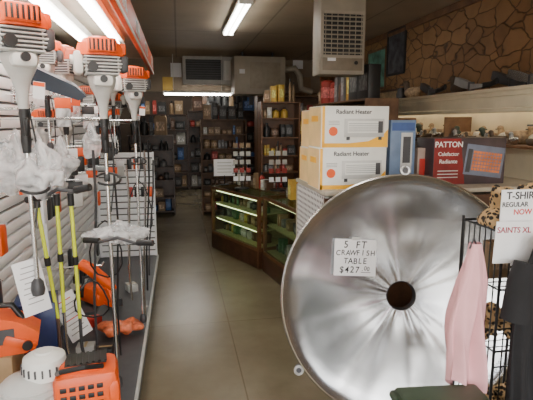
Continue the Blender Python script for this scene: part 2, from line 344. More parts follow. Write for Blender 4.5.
def bracket(p):
    b=MB().tube([(XS+.015,p.y+.03,p.z),(p.x-.04,p.y+.03,p.z),(p.x+.02,p.y+.035,p.z),(p.x+.035,p.y+.035,p.z+.02)],.007,8).box((XS+.025,p.y+.03,p.z),(.012,.05,.09))
    o=b.obj('display_hook',CHROME); tag(o,'chrome hook arm holding a trimmer on the slatwall','display hook','slatwall hooks')
FADED=mat('faded_red_plastic',(.5,.09,.03),.5,var=.2)
tp=[(at(18,38,y=2.25),'orange and grey string trimmer hung engine up by its bagged parts',.5,1.25,True,False,.86,False,ORANGE,PAPER),
    (at(101,64,y=2.8),'orange and grey string trimmer hanging at the aisle edge',.25,1.25,True,False,.86,True,ORANGE,None),
    (at(62,66,x=-.74),'weathered red and grey trimmer hanging against the slatwall',-.3,.9,False,False,.80,False,FADED,PAPER),
    (at(133,84,y=3.75),'grey and orange trimmer hanging above the chainsaw',.3,1.4,True,False,.78,True,ORANGE,PAPER),
    (at(66,118,x=-.76),'small grey and orange trimmer hanging low on the slatwall',.2,.8,False,False,.6,False,ORANGE,None),
    (at(133,100,x=-.52),'orange trimmer hanging at the end of the slatwall',.1,1.4,True,False,.8,True,ORANGE,PAPER),
    (at(116,104,x=-.76),'second orange trimmer hanging at the end of the slatwall',-.2,1.3,False,False,.8,False,ORANGE,None),
    (at(44,56,x=-.76),'orange trimmer half hidden by a black deflector',.1,.8,False,False,.65,False,ORANGE,None),
    (at(86,98,x=-.80),'grey trimmer hanging with its red cap showing',.1,.9,False,False,.65,False,FADED,PAPER),
    (at(44,122,x=-.82),'compact orange trimmer hanging low beside wrapped bags',.4,.8,False,False,.5,False,ORANGE,PAPER),
    (at(112,82,x=-.62),'grey trimmer with orange cap tucked under the canopy',.0,1.0,False,False,.66,False,ORANGE,None)]
for p,l,rz,L,lo,ba,sc,td,tpc,tg in tp:
    trimmer(p,l,rz,L,lo,ba,sc,toDeck=td,top=tpc,tagc=tg); bracket(p+Vector((0,0,-.34*sc)))
for k,(u0,v0,u1,v1,y) in enumerate([(37,205,58,318,2.45),(57,203,64,312,2.5),(71,203,80,318,2.55)]):
    a=at(u0,v0,y=y); c=at(u1,v1,y=y+.05)
    t=thing('pole_pruner','lime yellow pole with black collar and clamp leaning on the display','pole pruner',a,group='lime yellow tool poles')
    d=c-a
    MB().cyl((0,0,0),d,.0095).obj('pole',LIME,t)
    MB().cyl(d*-.08,d*.02,.016).obj('end_cap',BLACK,t)
    MB().cyl(d*.45,d*.52,.015).obj('collar',BLACK,t)
    hz=a.z+d.z-DZ-.02
    e=d+Vector((.02,.05,-hz)); MB().tube([d*.98,d+Vector((.0,.0,-hz*.3)),d+Vector((.03,.03,-hz*.7)),e],.009,8).obj('lower_shaft',[mat('brown_rubber',(.12,.07,.05),.5),CHROME,DGREY][k],t)
def handlebar(u0,v0,u1,v1,y,nm='black brush cutter handlebar with rubber grips'):
    a=at(u0,v0,y=y);c=at(u1,v1,y=y-.15);m=(a+c)/2
    t=thing('handlebar',nm,'tool handle',m)
    a-=m;c-=m
    MB().tube([a,a*.6+Vector((0,0,-.01)),Vector((0,0,.02)),c*.6+Vector((0,0,-.01)),c],.009,8).obj('bar',DGREY,t)
    MB().cyl(a,a*.55,.016).obj('grip',BLACK,t)
    MB().cyl(c,c*.55,.016).obj('grip',BLACK,t)
handlebar(27,200,90,187,2.3); handlebar(84,240,153,243,2.6)
def bag(u,v,y,sx,sz,seed,label):
    p=at(u,v,y=y); b=MB(); b.sph((0,0,0),(sx,sx*.75,sz),seg=56)
    for v_ in b.bm.verts:
        n=v_.co.normalized(); q=v_.co*9+Vector((seed,0,0)); an=math.atan2(v_.co.y,v_.co.x)
        v_.co+=n*(noise.noise(q)*.05+noise.noise(q*2.3)*.03+noise.noise(q*5)*.012)
        f=max(0,v_.co.z/sz); pl_=1+.10*math.sin(an*7+seed)*(.4+f); v_.co.x*=(1-.55*f)*pl_; v_.co.y*=(1-.55*f)*pl_
    o=b.obj('plastic_bag',BAG,loc=p,ang=50); tag(o,label,'plastic bag')
bag(42,170,2.25,.10,.12,1,'milky plastic bag wrapped around trimmer parts')
bag(16,164,2.45,.11,.15,3,'white plastic bag hanging around a trimmer shaft')
bag(117,232,2.7,.15,.05,5,'flat clear plastic bag over a trimmer handlebar')
bag(60,158,2.8,.08,.11,7,'clear bag tied to a pole collar')
bag(92,140,3.1,.05,.09,9,'small clear bag hanging from a trimmer throat')
p=at(54,86,y=2.6); b=MB().prism([(-.15,.08),(-.11,.10),(.10,-.0),(.15,-.05),(.11,-.07),(-.1,-.0)],.10)
o=b.obj('debris_deflector',mat('blue_black_plastic',(.02,.03,.05),.35),loc=p,rot=(.2,0,.2)); tag(o,'black plastic trimmer deflector hanging from the display','tool guard')
for u0,v0,u1,v1,y,mm,r in [(114,170,121,355,3.0,BLACK,.006),(144,150,148,320,3.9,CHROME,.009),(126,165,132,300,3.55,CHROME,.009),(153,160,154,275,4.6,DGREY,.008),(93,150,97,345,2.95,DGREY,.008),(148,140,151,290,4.3,BLACK,.008)]:
    a=at(u0,v0,y=y);c=at(u1,v1,y=y+.05);c.z=max(c.z,.19);c.x=min(c.x,-.32)
    m=(a+c)/2; o=MB().tube([a-m,(a-m)*.5+Vector((.01,.01,0)),(c-m)*.5+Vector((-.01,0,0)),c-m],r,8).obj('tool_shaft',mm,loc=m); tag(o,'thin tool shaft standing against the slatwall','tool shaft')
for u,v,y,h in [(106,250,2.9,.35),(92,300,2.7,.22),(140,210,3.8,.45)]:
    p=at(u,v,y=y); pts=[Vector((.09*math.sin(k*math.pi/6)*(1-.3*math.cos(k*math.pi/6)),.02*math.cos(k),h/2*math.cos(k*math.pi/6))) for k in range(12)]
    o=MB().tube(pts,.005,6,closed=True).obj('cable_loop',BLACK,loc=p); tag(o,'black control cable hanging in a loop by the slatwall','cable')
for i in range(26):
    y=2.4+i*.128; z=random.choice([.55,.8,1.05,1.3,1.55]); 
    if 3.2<y<3.8 and z<.9: z=1.3
    t=thing('blister_pack','small hanging package on a slatwall hook','package',(XS+.10,y,z),(0,0,math.pi/2),'hanging packages on the slatwall')
    cm=random.choice([ORANGE,BLACK,LGREY,PAPER,BLACK])
    MB().box((0,0,-.08),(.09,.02,.15),bev=.004).obj('package',cm,t)
    MB().cyl((0,.08,.0),(0,-.03,.0),.003,seg=6).obj('hook',CHROME,t)
for i in range(18):
    y=3.05+i*.15; z=[1.95,1.65,1.4][i%3]+random.uniform(-.04,.04); xx=XS+random.uniform(.24,.36)
    t=thing('hanging_package','bagged accessory card hanging on a long slatwall hook','package',(xx,y,z),(0,0,.25),'bagged accessories on long hooks')
    MB().box((0,0,-.045),(.09,.012,.06),bev=.002).obj('header_card',[ORANGE,PAPER,BLACK,ORANGE][i%4],t)
    MB().box((0,0,-.13),(.085,.03,.11),bev=.012).obj('bagged_part',[BAG,BLACK,LGREY][i%3],t)
    MB().cyl((XS-xx+.02,0,.0),(.03,0,.0),.003,seg=6).obj('hook',CHROME,t)
for i in range(8):
    p=Vector((XS+.40+.075*(i%4),3.5+Y1-.05,1.38-.33*(i//4)))
    t=thing('blister_pack','dark packet hanging on the white slatted end panel','package',p,(0,0,0),'hanging packages on the slatwall')
    MB().box((0,-.02,-.07),(.055,.015,.12),bev=.003).obj('package',[BLACK,ORANGE,DGREY,LGREY,RED,BLACK][i%6],t)
    MB().cyl((0,.018,0),(0,-.04,0),.003,seg=6).obj('hook',CHROME,t)

def placard(u,v,y,w,h,rot,label):
    p=at(u,v,y=y); t=thing('price_placard',label,'price sign',p,rot)
    MB().box((0,0,0),(w,.006,h),bev=.001).obj('card',PAPER,t); return t
t=placard(32,287,2.25,.12,.25,(-.15,-.12,.6),'white printed spec card on the display')
for i in range(8): MB().box((0,-.004,.095-i*.024),(.07+.015*((i*7)%3-1),.001,.004)).obj('printed_line',MGREY,t)
t=placard(72,316,2.7,.13,.27,(-.25,-.3,.7),'white printed leaflet leaning against the poles')
for i in range(8): MB().box((0,-.004,.10-i*.028),(.09+.015*((i*5)%3-1),.001,.005)).obj('printed_line',[MGREY,REDINK][i%4==0],t)

def carton(nm,label,c,d,m,rotz=0,cat='box',group=None,bev=.003):
    t=thing(nm,label,cat,(c[0],c[1],c[2]),(0,0,rotz),group)
    MB().box((0,0,d[2]/2),d,bev=bev).obj('body',m,t)
    MB().box((0,0,d[2]+.0005),(d[0]*.16,d[1]*.995,.001)).obj('packing_tape',mat('tape',(.5,.38,.2),.3),t)
    return t
CARD=mat('cardboard',(.42,.28,.15),.8)
p=at(30,316,y=2.45)
carton('carton','dark navy blue product carton on a display stack',(p.x+.0,2.56,DZ+.002),(.2,.2,p.z-DZ+.05),NAVY,.15)
bp_=at(86,380,y=1.95)
carton('carton','brown cardboard carton under the power blower',(-.56,1.97,DZ+.002),(.5,.28,bp_.z-.165-DZ),CARD)
bl=thing('leaf_blower','orange and white petrol blower with vented shroud','leaf blower',(bp_.x+.005,bp_.y,bp_.z-.16),(0,0,.15)); bl.scale=(1.06,1.06,1.06)
MB().box((0,0,.13),(.235,.19,.18),bev=.035).box((-.02,0,.225),(.15,.13,.03),bev=.012).box((.09,-.06,.12),(.06,.07,.12),bev=.02).obj('engine_shroud',ORANGE,bl)
b=MB()
for i in range(5):
    for j in range(4): b.box((-.08+i*.032,-.096,.070+j*.034),(.022,.006,.018),bev=.002)
o=b.obj('cooling_vent',BLACK,bl); o['kind']='stuff'
b=MB().box((0,0,.2405),(.15,.10,.004))
for i in range(7): b.box((-.06+i*.022,0,.245),(.010,.09,.006))
b.obj('top_vent',BLACK,bl)
MB().box((0,0,.02),(.22,.17,.04),bev=.01).obj('base',BLACK,bl)
b=MB().lathe([(0,.0),(.10,.0)]+[q for k in range(6) for q in ((.116,.02+k*.026),(.116,.034+k*.026),(.107,.037+k*.026),(.107,.043+k*.026))]+[(.10,.18),(.06,.20),(0,.205)],32,Matrix.Translation((-.20,.02,0)))
b.obj('engine_cylinder',LGREY,bl)
MB().lathe([(0,.285),(.03,.285),(.035,.278),(.05,.277),(.075,.262),(.08,.232),(.08,.19),(0,.19)],28,Matrix.Translation((-.15,.03,0))).obj('air_filter_cap',WHITE,bl)
b=MB()
for i in range(20):
    q=i*math.pi/10; b.box((-.15+.081*math.cos(q),.03+.081*math.sin(q),.225),(.006,.006,.03),rot=(0,0,q))
o=b.obj('cap_ribs',DGREY,bl); o['kind']='stuff'
MB().tube([(.06,-.06,.06),(.02,-.13,.06),(-.08,-.14,.05),(-.16,-.12,.06)],.016,8).obj('fuel_hose',BLACK,bl)
MB().tube([(-.1,-.05,.22),(-.08,-.12,.26),(.0,-.13,.27),(.06,-.08,.24)],.010,8).obj('carry_handle',BLACK,bl)
p=at(8,345,y=2.1)
carton('carton','cardboard carton holding an orange tool housing',(p.x-.10,2.28,DZ+.002),(.15,.2,p.z-DZ-.10),CARD,.05)
t=thing('power_tool','angular orange power tool housing on a carton','power tool',(p.x-.05,p.y+.17,p.z-.095),(0,0,.2))
MB().prism([(-.14,.0),(.07,.0),(.12,.03),(.13,.09),(.05,.15),(-.06,.19),(-.14,.16)],.15,Matrix.Translation((0,-.075,0))).box((.05,-.06,.05),(.14,.05,.05),rot=(0,.4,0),bev=.012).obj('engine_housing',ORANGE,t)
MB().box((-.03,-.077,.09),(.12,.004,.07)).obj('side_vent',DGREY,t)
MB().tube([(-.12,0,.15),(-.08,0,.22),(.02,0,.21),(.06,0,.14)],.014,10).obj('rear_handle',BLACK,t)
MB().cyl((.08,-.078,.04),(.08,-.095,.04),.022).obj('fuel_cap',BLACK,t)
cp=at(112,290,y=3.45)
sh=MB().box((0,0,-.01),(.36,.34,.02)).box((-.17,0,-.06),(.02,.3,.1)).obj('bracket_shelf',DGREY,loc=(XS+.21,cp.y,cp.z-.09)); tag(sh,'small dark bracket shelf clipped to the slatwall','shelf')
cs=thing('chainsaw','orange chainsaw with black handle on a small shelf','chainsaw',(cp.x-.12,cp.y,cp.z-.088),(0,0,2.3))
MB().box((0,0,.065),(.24,.12,.12),bev=.03).box((-.08,0,.12),(.10,.10,.06),bev=.02).obj('engine_housing',ORANGE,cs)
MB().tube([(-.1,-.07,.05),(-.06,-.08,.17),(0,-.06,.2),(.05,.05,.19),(.05,.07,.05)],.012,8).obj('front_handle',BLACK,cs)
MB().tube([(-.11,0,.12),(-.17,0,.14),(-.22,0,.09),(-.2,0,.03),(-.11,0,.03)],.014,8).obj('rear_handle',ORANGE,cs)
MB().prism([(.1,.03),(.30,.04),(.33,.06),(.30,.085),(.1,.09)],.006).obj('guide_bar',LGREY,cs)
p=at(122,331,z=.21); b=MB().sph((0,0,.055),(.17,.10,.05),seg=40,nz=.05,nf=16)
o=b.obj('packaged_part',mat('orange_red_film',(.75,.16,.06),.25,var=.4,scale=25),loc=(p.x,p.y,.19)); tag(o,'orange red plastic wrapped part lying on the deck','packet')
for i,(u,v) in enumerate([(98,350),(122,308),(103,322),(110,372),(118,352),(140,288)]):
    p=at(u,v,z=.2); carton('small_box','small product box on the base deck',(p.x-.08,p.y+.12*(i==1),.181),(.12,.09,.07),[LGREY,DGREY,RED,MGREY,BLACK,LGREY][i],i*.4,group='small boxes on the deck')
p=at(98,278,y=3.1)
o=MB().tube([(-.1,0,.1),(-.03,-.02,.06),(.03,0,-.01),(.1,0,-.08)],[.035,.04,.038,.02],12).obj('pruner_head',ORANGE,loc=p); tag(o,'orange tool head hanging diagonally on the slatwall','tool head')
bracket(p+Vector((0,0,.07)))

# ---------------- crawfish table top (steel dish)
C=Vector((1.325,2.585,.742))
disc=thing('crawfish_table','round stainless steel five foot crawfish table standing on edge','table',C)
m3=Matrix((R,U,-F)).transposed()
disc.matrix_world=Matrix.Translation(C)@m3.to_4x4()
prof=[(.09,-.088),(.13,-.086),(.3,-.078),(.42,-.068),(.53,-.056),(.62,-.042),(.69,-.026),(.725,-.012),(.738,-.003),(.748,.002),(.755,-.004),(.753,-.014),(.742,-.014),(.70,-.036),(.66,-.048),(.58,-.062),(.3,-.088),(.09,-.097),(.09,-.088)]
MB().lathe(prof,160).obj('steel_dish',STEEL,disc,ang=60)
MB().lathe([(.742,.001),(.748,.0065),(.7555,.0035),(.758,-.004),(.7545,-.012),(.7545,-.003),(.742,.001)],128).obj('rolled_rim',CHROME,disc)
MB().lathe([(.09,-.088),(.093,-.085),(.09,-.084),(.087,-.086),(.086,-.14),(.09,-.14),(.09,-.088)],48).obj('drain_collar',DGREY,disc)
LUG=mat('steel_lug',(.5,.5,.5),.35,.8)
for ang in (90,214,332):
    q=math.radians(ang); c=Vector((math.cos(q),math.sin(q),0)); tt=Vector((-math.sin(q),math.cos(q),0))
    b=MB(); pts=[c*.778+c*.024*math.cos(k*math.pi/8)+tt*.024*math.sin(k*math.pi/8)+Vector((0,0,.002)) for k in range(16)]
    b.tube(pts,.008,8,closed=True); b.cyl(c*.778+Vector((0,0,-.05)),c*.778+Vector((0,0,-.004)),.022,seg=20,mi=1)
    b.obj('leg_socket',[LUG,DGREY],disc)
def dl(u,v,off):
    d=F+R*((u-266.5)/FPX)+U*((200-v)/FPX); n=-F; k=(C-Vector((0,0,H))).dot(n)/d.dot(n); w_=Vector((0,0,H))+d*k; l=w_-C
    return Vector((l.dot(R),l.dot(U),off))
sp=dl(356.5,258.5,-.045)
sg=thing('paper_sign','white paper sign with handwritten price taped inside the dish','sign'); sg.matrix_world=disc.matrix_world@Matrix.Translation(sp)@Matrix.Rotation(math.radians(-2),4,'Z')@Matrix.Rotation(math.radians(4),4,'Y')
MB().box((0,0,0),(.262,.226,.002)).obj('paper',PAPER,sg)
def hand(st,z,yy,xx,seed,k=.64):
    rr=random.Random(seed); wd=z*k; n=len(st); 
    for i,ch in enumerate(st):
        if ch==' ': continue
        text(sg,ch,z*rr.choice([.97,1.0,1.05]),(xx+(i-(n-1)/2)*wd,yy+rr.uniform(-.002,.002),.0015),(0,0,rr.uniform(-.06,.06)),INK,shear=.1,bold=.010,sx=.92)
hand('5 FT',.062,.078,-.005,1,.6); hand('CRAWFISH',.046,.028,0,2,.67); hand('TABLE',.048,-.022,0,3,.62); hand('$427',.056,-.076,-.035,4,.58); hand('.00',.036,-.068,.065,5,.5)
MB().box((.068,-.090,.0015),(.06,.003,.001)).obj('underline',INK,sg)
MB().box((.0,.117,.002),(.05,.02,.001)).obj('tape',LGREY,sg)

# ---------------- gondola behind disc
GX0,GX1,GY=.915,2.62,2.93
gz=1.36
gg=thing('shelf_display','white pegboard display shelf behind the steel table','store shelf',((GX0+GX1)/2,GY,0))
W=GX1-GX0
MB().box((0,.02,gz/2-.02),(W,.02,gz-.06)).obj('darkened_front_panel',DWOOD,gg)  # pegboard front coloured dark so the dish's drain hole looks shaded
MB().box((0,.38,gz-.015),(W+.01,.78,.03),bev=.004).obj('top_shelf',BEIGE,gg)
for x in (-W/2+.02,W/2-.02): MB().box((x,.39,gz/2-.02),(.03,.72,gz-.04)).obj('side_panel',PEG,gg)
MB().box((0,.76,gz/2-.02),(W,.02,gz-.06)).obj('rear_panel',BEIGE,gg)
def heaterbox(u0,u1,vb,vt,z0,y,label,rz=0):
    a=at(u0,vb,y=y); c=at(u1,vb,y=y); h=at((u0+u1)/2,vt,y=y).z-z0; w=c.x-a.x; d=.28
    t=thing('heater_carton',label,'box',((a.x+c.x)/2,y,z0),(0,0,rz),'boxed heaters')
    MB().box((0,d/2,h/2),(w,d,h),bev=.003).obj('carton',WHITE,t)
    MB().prism([(-w/2+.004,.004),(w/2-.004,.004),(w/2-.004,h*.44),(w/2-.03,h*.34),(w*.2,h*.16),(-w*.1,h*.11),(-w/2+.004,h*.12)],.002,Matrix.Translation((0,-.002,0))).obj('yellow_print',YELLOW,t)
    MB().box((-w/2+.012,-.001,h*.5),(.018,.002,h*.98)).obj('edge_print',YELLOW,t)
    MB().box((-w/2-.001,d/2,h*.5),(.002,d*.96,h*.96)).obj('side_print',PYEL,t)
    MB().box((-w/2-.003,d/2,h*.7),(.002,d*.5,h*.14)).obj('side_stripe',YELLOW,t)
    b=MB().box((w*.13,-.004,h*.48),(w*.60,.004,h*.44),bev=.002); b.box((w*.13,-.007,h*.50),(w*.50,.002,h*.28),mi=1)
    for i in range(5): b.box((w*.13,-.0085,h*(.41+i*.045)),(w*.48,.001,h*.014),mi=2)
    for i in (-1,1): b.box((w*.13+i*w*.24,-.005,h*.23),(w*.05,.004,h*.08),mi=3)
    b.box((w*.37,-.009,h*.5),(w*.07,.002,h*.28),mi=3)
    b.obj('heater_picture',[LGREY,WHITE,MGREY,DGREY],t)
    MB().cyl((-w*.33,-.001,h*.40),(-w*.33,-.004,h*.40),h*.11,seg=24).obj('round_badge',ORANGE,t)
    for i in range(3): MB().box((-w*.32,-.002,h*(.64-i*.04)),(w*.16,.001,h*.012)).obj('small_print',MGREY,t)
    text(t,'Radiant Heater',.038*w/.44,(-w*.03,-.002,h*.86),FX,INK,bold=.01)
    return t,h
t1,h1=heaterbox(319,385,190,148,gz,2.99,'white and yellow radiant heater carton at the bottom of a stack')
t2,h2=heaterbox(321,388,147,106,gz+h1,3.0,'white and yellow radiant heater carton on top of a stack',.02)
t3,h3=heaterbox(309,352,190,148,gz,3.33,'radiant heater carton tucked against a taller stack')
heaterbox(311,352,147,110,gz+h3,3.33,'radiant heater carton atop a tucked-in stack')
def rectbox(nm,label,u0,u1,vt,y,d,m,z0=gz,h=None,rz=0):
    a=at(u0,150,y=y);c=at(u1,150,y=y); h=h or at((u0+u1)/2,vt,y=y).z-z0; w=c.x-a.x
    t=thing(nm,label,'box',((a.x+c.x)/2,y,z0),(0,0,rz),'product cartons on the shelf')
    MB().box((0,d/2,h/2),(w,d,h),bev=.003).obj('carton',m,t); return t,w,h
t,w_,h=rectbox('product_carton','blue carton with a picture of a tower heater',390,415,120,3.12,.2,SKYB)
MB().box((w_*.15,-.002,h*.5),(w_*.45,.003,h*.62),bev=.001).obj('white_picture',LGREY,t)
MB().box((w_*.15,-.005,h*.55),(w_*.3,.002,h*.4)).obj('dark_picture',DGREY,t)
MB().box((0,-.001,h*.9),(w_*.9,.002,h*.12)).obj('title_band',BLUEB,t)
t,w_,h=rectbox('product_carton','short tan carton with a small red picture',418,431,148,3.22,.2,mat('tan_print',(.35,.25,.2),.5))
MB().box((0,-.002,h*.45),(w_*.7,.003,h*.5)).obj('red_picture',RED,t)
t,w_,h=rectbox('product_carton','dark carton with a glowing radiator picture on the shelf',434,506,138,3.1,.25,mat('dark_box_print',(.07,.05,.055),.35,var=.4,scale=5))
MB().prism([(-w_*.495,.005),(-w_*.06,.005),(-w_*.14,h*.99),(-w_*.495,h*.99)],.002,Matrix.Translation((0,-.002,0))).obj('red_panel',mat('crimson',(.22,.016,.014),.4,var=.35,scale=6),t)
text(t,'PATTON',.054,(-w_*.30,-.003,h*.86),FX,WHITE,bold=.02); text(t,'Calefactor',.038,(-w_*.30,-.003,h*.66),FX,WHITE,bold=.01); text(t,'Radiante',.040,(-w_*.30,-.003,h*.50),FX,WHITE,bold=.01)
for i in range(3): MB().box((-w_*.30,-.003,h*(.30-i*.07)),(w_*.28,.001,h*.018)).obj('small_print',LGREY,t)
b=MB().box((w_*.2,-.003,h*.50),(w_*.54,.004,h*.66),rot=(0,.12,0),bev=.002).box((w_*.23,-.006,h*.48),(w_*.40,.002,h*.42),rot=(0,.12,0),mi=1)
for i in range(5): b.box((w_*.23,-.008,h*(.33+i*.075)),(w_*.40,.002,h*.016),rot=(0,.12,0),mi=0)
for i in range(9): b.box((w_*(.06+i*.042),-.009,h*.48),(.003,.002,h*.42),rot=(0,.12,0),mi=0)
b.box((-w_*.02,-.008,h*.52),(w_*.06,.003,h*.5),rot=(0,.12,0),mi=2)
b.obj('radiator_picture',[mat('grey_blue_print',(.16,.18,.24),.4),mat('orange_glow_print',(.7,.2,.06),.4,var=.4,scale=9),DGREY],t)

# ---------------- ledge on right wall
b=MB().box((XR-.19,4.35,2.075),(.30,5.3,.03),bev=.003).box((XR-.325,4.35,1.99),(.03,5.3,.14),bev=.004).box((XR-.30,4.35,1.90),(.04,5.3,.04),bev=.01)
b.cyl((XR-.345,1.7,2.065),(XR-.345,7.0,2.065),.012).cyl((XR-.342,1.7,2.02),(XR-.342,7.0,2.02),.007)
o=b.obj('wall_ledge',CREAM); tag(o,'long cream painted ledge along the stone wall','ledge')
t=thing('added_ledge_light','added warm tube brightening the wall beneath the cream ledge','light',(XR-.18,4.3,2.05))  # lamp added to give a warm bright strip below the ledge
MB().box((0,0,-.01),(.06,4.6,.02)).obj('housing',WHITE,t); MB().cyl((0,-2.25,-.035),(0,2.25,-.035),.012).obj('fluorescent_tube',TUBE3,t)
b=MB().box((XR-.2,4.3,1.60),(.33,5.2,.025),bev=.003)
for y in (1.85,4.6,5.8): b.box((XR-.2,y,1.73),(.3,.02,.24))
o=b.obj('wall_shelf',MWOOD); tag(o,'wooden shelf below the cream ledge','shelf')
def decoy(loc,rz,m1,m2,sc,label):
    t=thing('duck_decoy',label,'decoy',loc,(0,0,rz),'painted duck decoys'); t.scale=(sc,)*3
    b=MB().sph((0,0,.055),(.13,.06,.055),seg=20)
    for v_ in b.bm.verts:
        if v_.co.x<-.06: v_.co.z+=(-.06-v_.co.x)*.5; v_.co.y*=.7
        v_.co.z=max(v_.co.z,0)
    b.obj('body',m1,t)
    MB().tube([(.08,0,.07),(.105,0,.11),(.11,0,.14)],[.04,.03,.028],12).sph((.12,0,.15),(.04,.03,.032),seg=14).obj('head',m2,t)
    MB().box((.17,0,.14),(.05,.025,.012),bev=.004).obj('bill',DGREY,t)
TAN=mat('tan_feather',(.35,.24,.14),.6,var=.5,scale=40); DBR=mat('dark_brown_feather',(.09,.06,.04),.6); GRN=mat('green_head',(.03,.05,.03),.4); WHT=mat('dirty_white_feather',(.65,.62,.55),.7,var=.4,scale=40)
for i in range(34):
    y=2.5+i*.102
    decoy((XR-(.28 if i%2 else .13),y,1.613),random.uniform(1.2,1.9)+(3.14 if i%3==0 else 0)+(1.2 if i%4==0 else 0),[TAN,DBR,WHT,CHROME][i%4],[GRN,DBR,TAN,MGREY][i%4],random.uniform(.55,.85)*(.85 if i%2 else 1.4),['small tan speckled duck figurine on the wall shelf','small dark brown duck figurine on the wall shelf','small white mottled duck figurine on the wall shelf','small metallic duck figurine on the wall shelf'][i%4])
def longtool(y,L,rz,m,label,x=XR-.24,sc=1.5):
    t=thing('hand_tool',label,'tool',(x,y,2.091),(0,0,rz),'tools lying on the ledge'); t.scale=(1,1,sc)
    MB().prism([(-L/2,.02),(-L*.1,.012),(L*.2,.03),(L/2,.06),(L/2-.02,.105),(L*.15,.08),(-L*.1,.05),(-L/2,.04)],.05,Matrix.Translation((0,-.025,0))).obj('blade',m,t)
    MB().tube([(-L/2+.02,0,.03),(-L/2-.10,0,.035),(-L/2-.18,0,.05)],[.018,.016,.02],10).obj('handle',BLACK,t)
    MB().cyl((-.03,0,0),(-.03,0,.06),.03,seg=12).obj('pivot',DGREY,t)
longtool(3.55,.55,1.5,CHROME,'long silver bladed tool lying on the ledge')
longtool(4.38,.45,1.6,MGREY,'grey bladed tool with black handle on the ledge')
longtool(5.15,.4,1.5,DGREY,'dark metal tool lying on the ledge')
longtool(3.95,.45,1.62,DGREY,'dark bladed tool lying close to the stone wall',XR-.12,1.7)
longtool(2.85,.3,1.5,LGREY,'light grey bladed tool lying on the ledge')
decoy((XR-.13,4.72,2.09),1.6,DBR,DBR,1.1,'dark duck decoy sitting on the cream ledge')
decoy((XR-.2,5.6,2.09),1.8,TAN,DBR,1.2,'brown duck decoy sitting on the cream ledge')
o=MB().lathe([(0,0),(.05,0),(.06,.06),(.045,.11),(.05,.14),(.04,.14),(0,.12)],24).obj('vase',DGREY,loc=(XR-.2,5.95,2.09)); tag(o,'small dark vase on the cream ledge','vase')
def picture(y,z,w,h,m1,m2,label):
    t=thing('framed_picture',label,'picture',(XR-.002,y,z))
    b=MB()
    for dy,dz,sy,sz in ((0,h/2,w,.03),(0,-h/2,w,.03),(w/2,0,.03,h),(-w/2,0,.03,h)): b.box((-.012,dy,dz),(.024,sy+.0,sz+.0))
    b.obj('frame',m2,t); MB().box((-.006,0,0),(.01,w,h)).obj('canvas',m1,t)
a=at(377,70,x=XR); picture(a.y,a.z,.7,.58,mat('green_picture',(.10,.26,.20),.5,var=.6,scale=7),MWOOD,'small green toned picture on the stone wall')
a=at(397,52,x=XR); picture(a.y,a.z,.55,.6,mat('dark_poster',(.06,.06,.07),.4,var=.9,scale=9),BLACK,'dark framed poster on the stone wall')
a=at(386,98,x=XR-.03); picture(a.y,a.z-.03,1.1,.26,mat('brown_picture',(.3,.2,.1),.4,var=.5,scale=9),DWOOD,'long brown framed print on the wall')

# ---------------- hanging HVAC unit
a=at(320,74,y=5.0);c=at(364,74,y=5.0)
hv=thing('unit_heater','grey beige metal ceiling hung heater with louvred grille','heater',((a.x+c.x)/2,5.0,a.z))
wv=c.x-a.x;hh=ZC-a.z-.001
MB().box((0,.15,hh/2),(wv,.30,hh),bev=.008).obj('cabinet',GBEIGE,hv)
MB().box((0,-.002,hh-.40),(wv*.86,.008,.42)).obj('grille_recess',BLACK,hv)
b=MB()
for i in range(9): b.box((0,-.012,hh-.58+i*.045),(wv*.86,.02,.010),rot=(.5,0,0))
for i in range(7): b.box((-wv*.4+i*wv*.8/6,-.016,hh-.4),(.006,.008,.42))
b.box((0,-.012,hh-.18),(wv*.92,.02,.03)).box((0,-.012,hh-.62),(wv*.92,.02,.03)); b.obj('louvre',GBEIGE,hv)
MB().box((0,-.004,.12),(wv*.9,.008,.16),bev=.003).obj('access_panel',mat('brown_metal',(.22,.18,.13),.5),hv)
MB().box((-wv*.25,-.009,.16),(.09,.002,.05)).obj('rating_plate',PAPER,hv)
MB().cyl((wv*.3,-.008,.12),(wv*.3,-.02,.12),.02).obj('control_knob',BLACK,hv)
a=at(183,84,y=10.0);c=at(233,57,y=10.0)
ac=thing('air_conditioner','grey window air conditioner set high in the back wall','air conditioner',((a.x+c.x)/2,10.24,a.z))
w_=c.x-a.x;h=c.z-a.z
MB().box((0,-.13,h/2),(w_,.26,h),bev=.01).obj('case',LGREY,ac)
MB().box((-.08*w_,-.262,h*.52),(w_*.72,.01,h*.72)).obj('grille_recess',BLACK,ac)
b=MB()
for i in range(8): b.box((-.08*w_,-.272,h*(.22+i*.085)),(w_*.72,.012,.014),rot=(.4,0,0))
b.obj('grille',DGREY,ac); MB().box((w_*.39,-.265,h*.5),(w_*.14,.01,h*.7)).obj('control_panel',WHITE,ac)
a=at(234,94,y=9.0);c=at(285,57,y=9.0)
t=thing('air_handler','beige sheet metal air handler box under the ceiling','air handler',((a.x+c.x)/2+.01,9.0,a.z))
w_=c.x-a.x;h=c.z-a.z
MB().box((0,.3,h/2),(w_,.6,h),bev=.01).obj('cabinet',BEIGE,t)
MB().box((w_*.1,-.004,h*.5),(w_*.6,.008,h*.7),bev=.002).obj('panel',mat('beige_panel',(.36,.31,.23),.5),t)
MB().box((-w_*.35,-.006,h*.6),(.10,.004,.08)).obj('rating_plate',PAPER,t)
for s_ in (-.3,.3): MB().cyl((w_*s_,.3,h),(w_*s_,.3,ZC-a.z),.02).obj('hanger_rod',DGREY,t)
MB().tube([(w_/2,.3,h*.7),(w_/2+.25,.3,h*.75),(w_/2+.35,.3,h*.55),(w_/2+.38,.3,h*.2),(w_/2+.6,.3,h*.1)],.06,12).obj('flexible_duct',BEIGE,t)

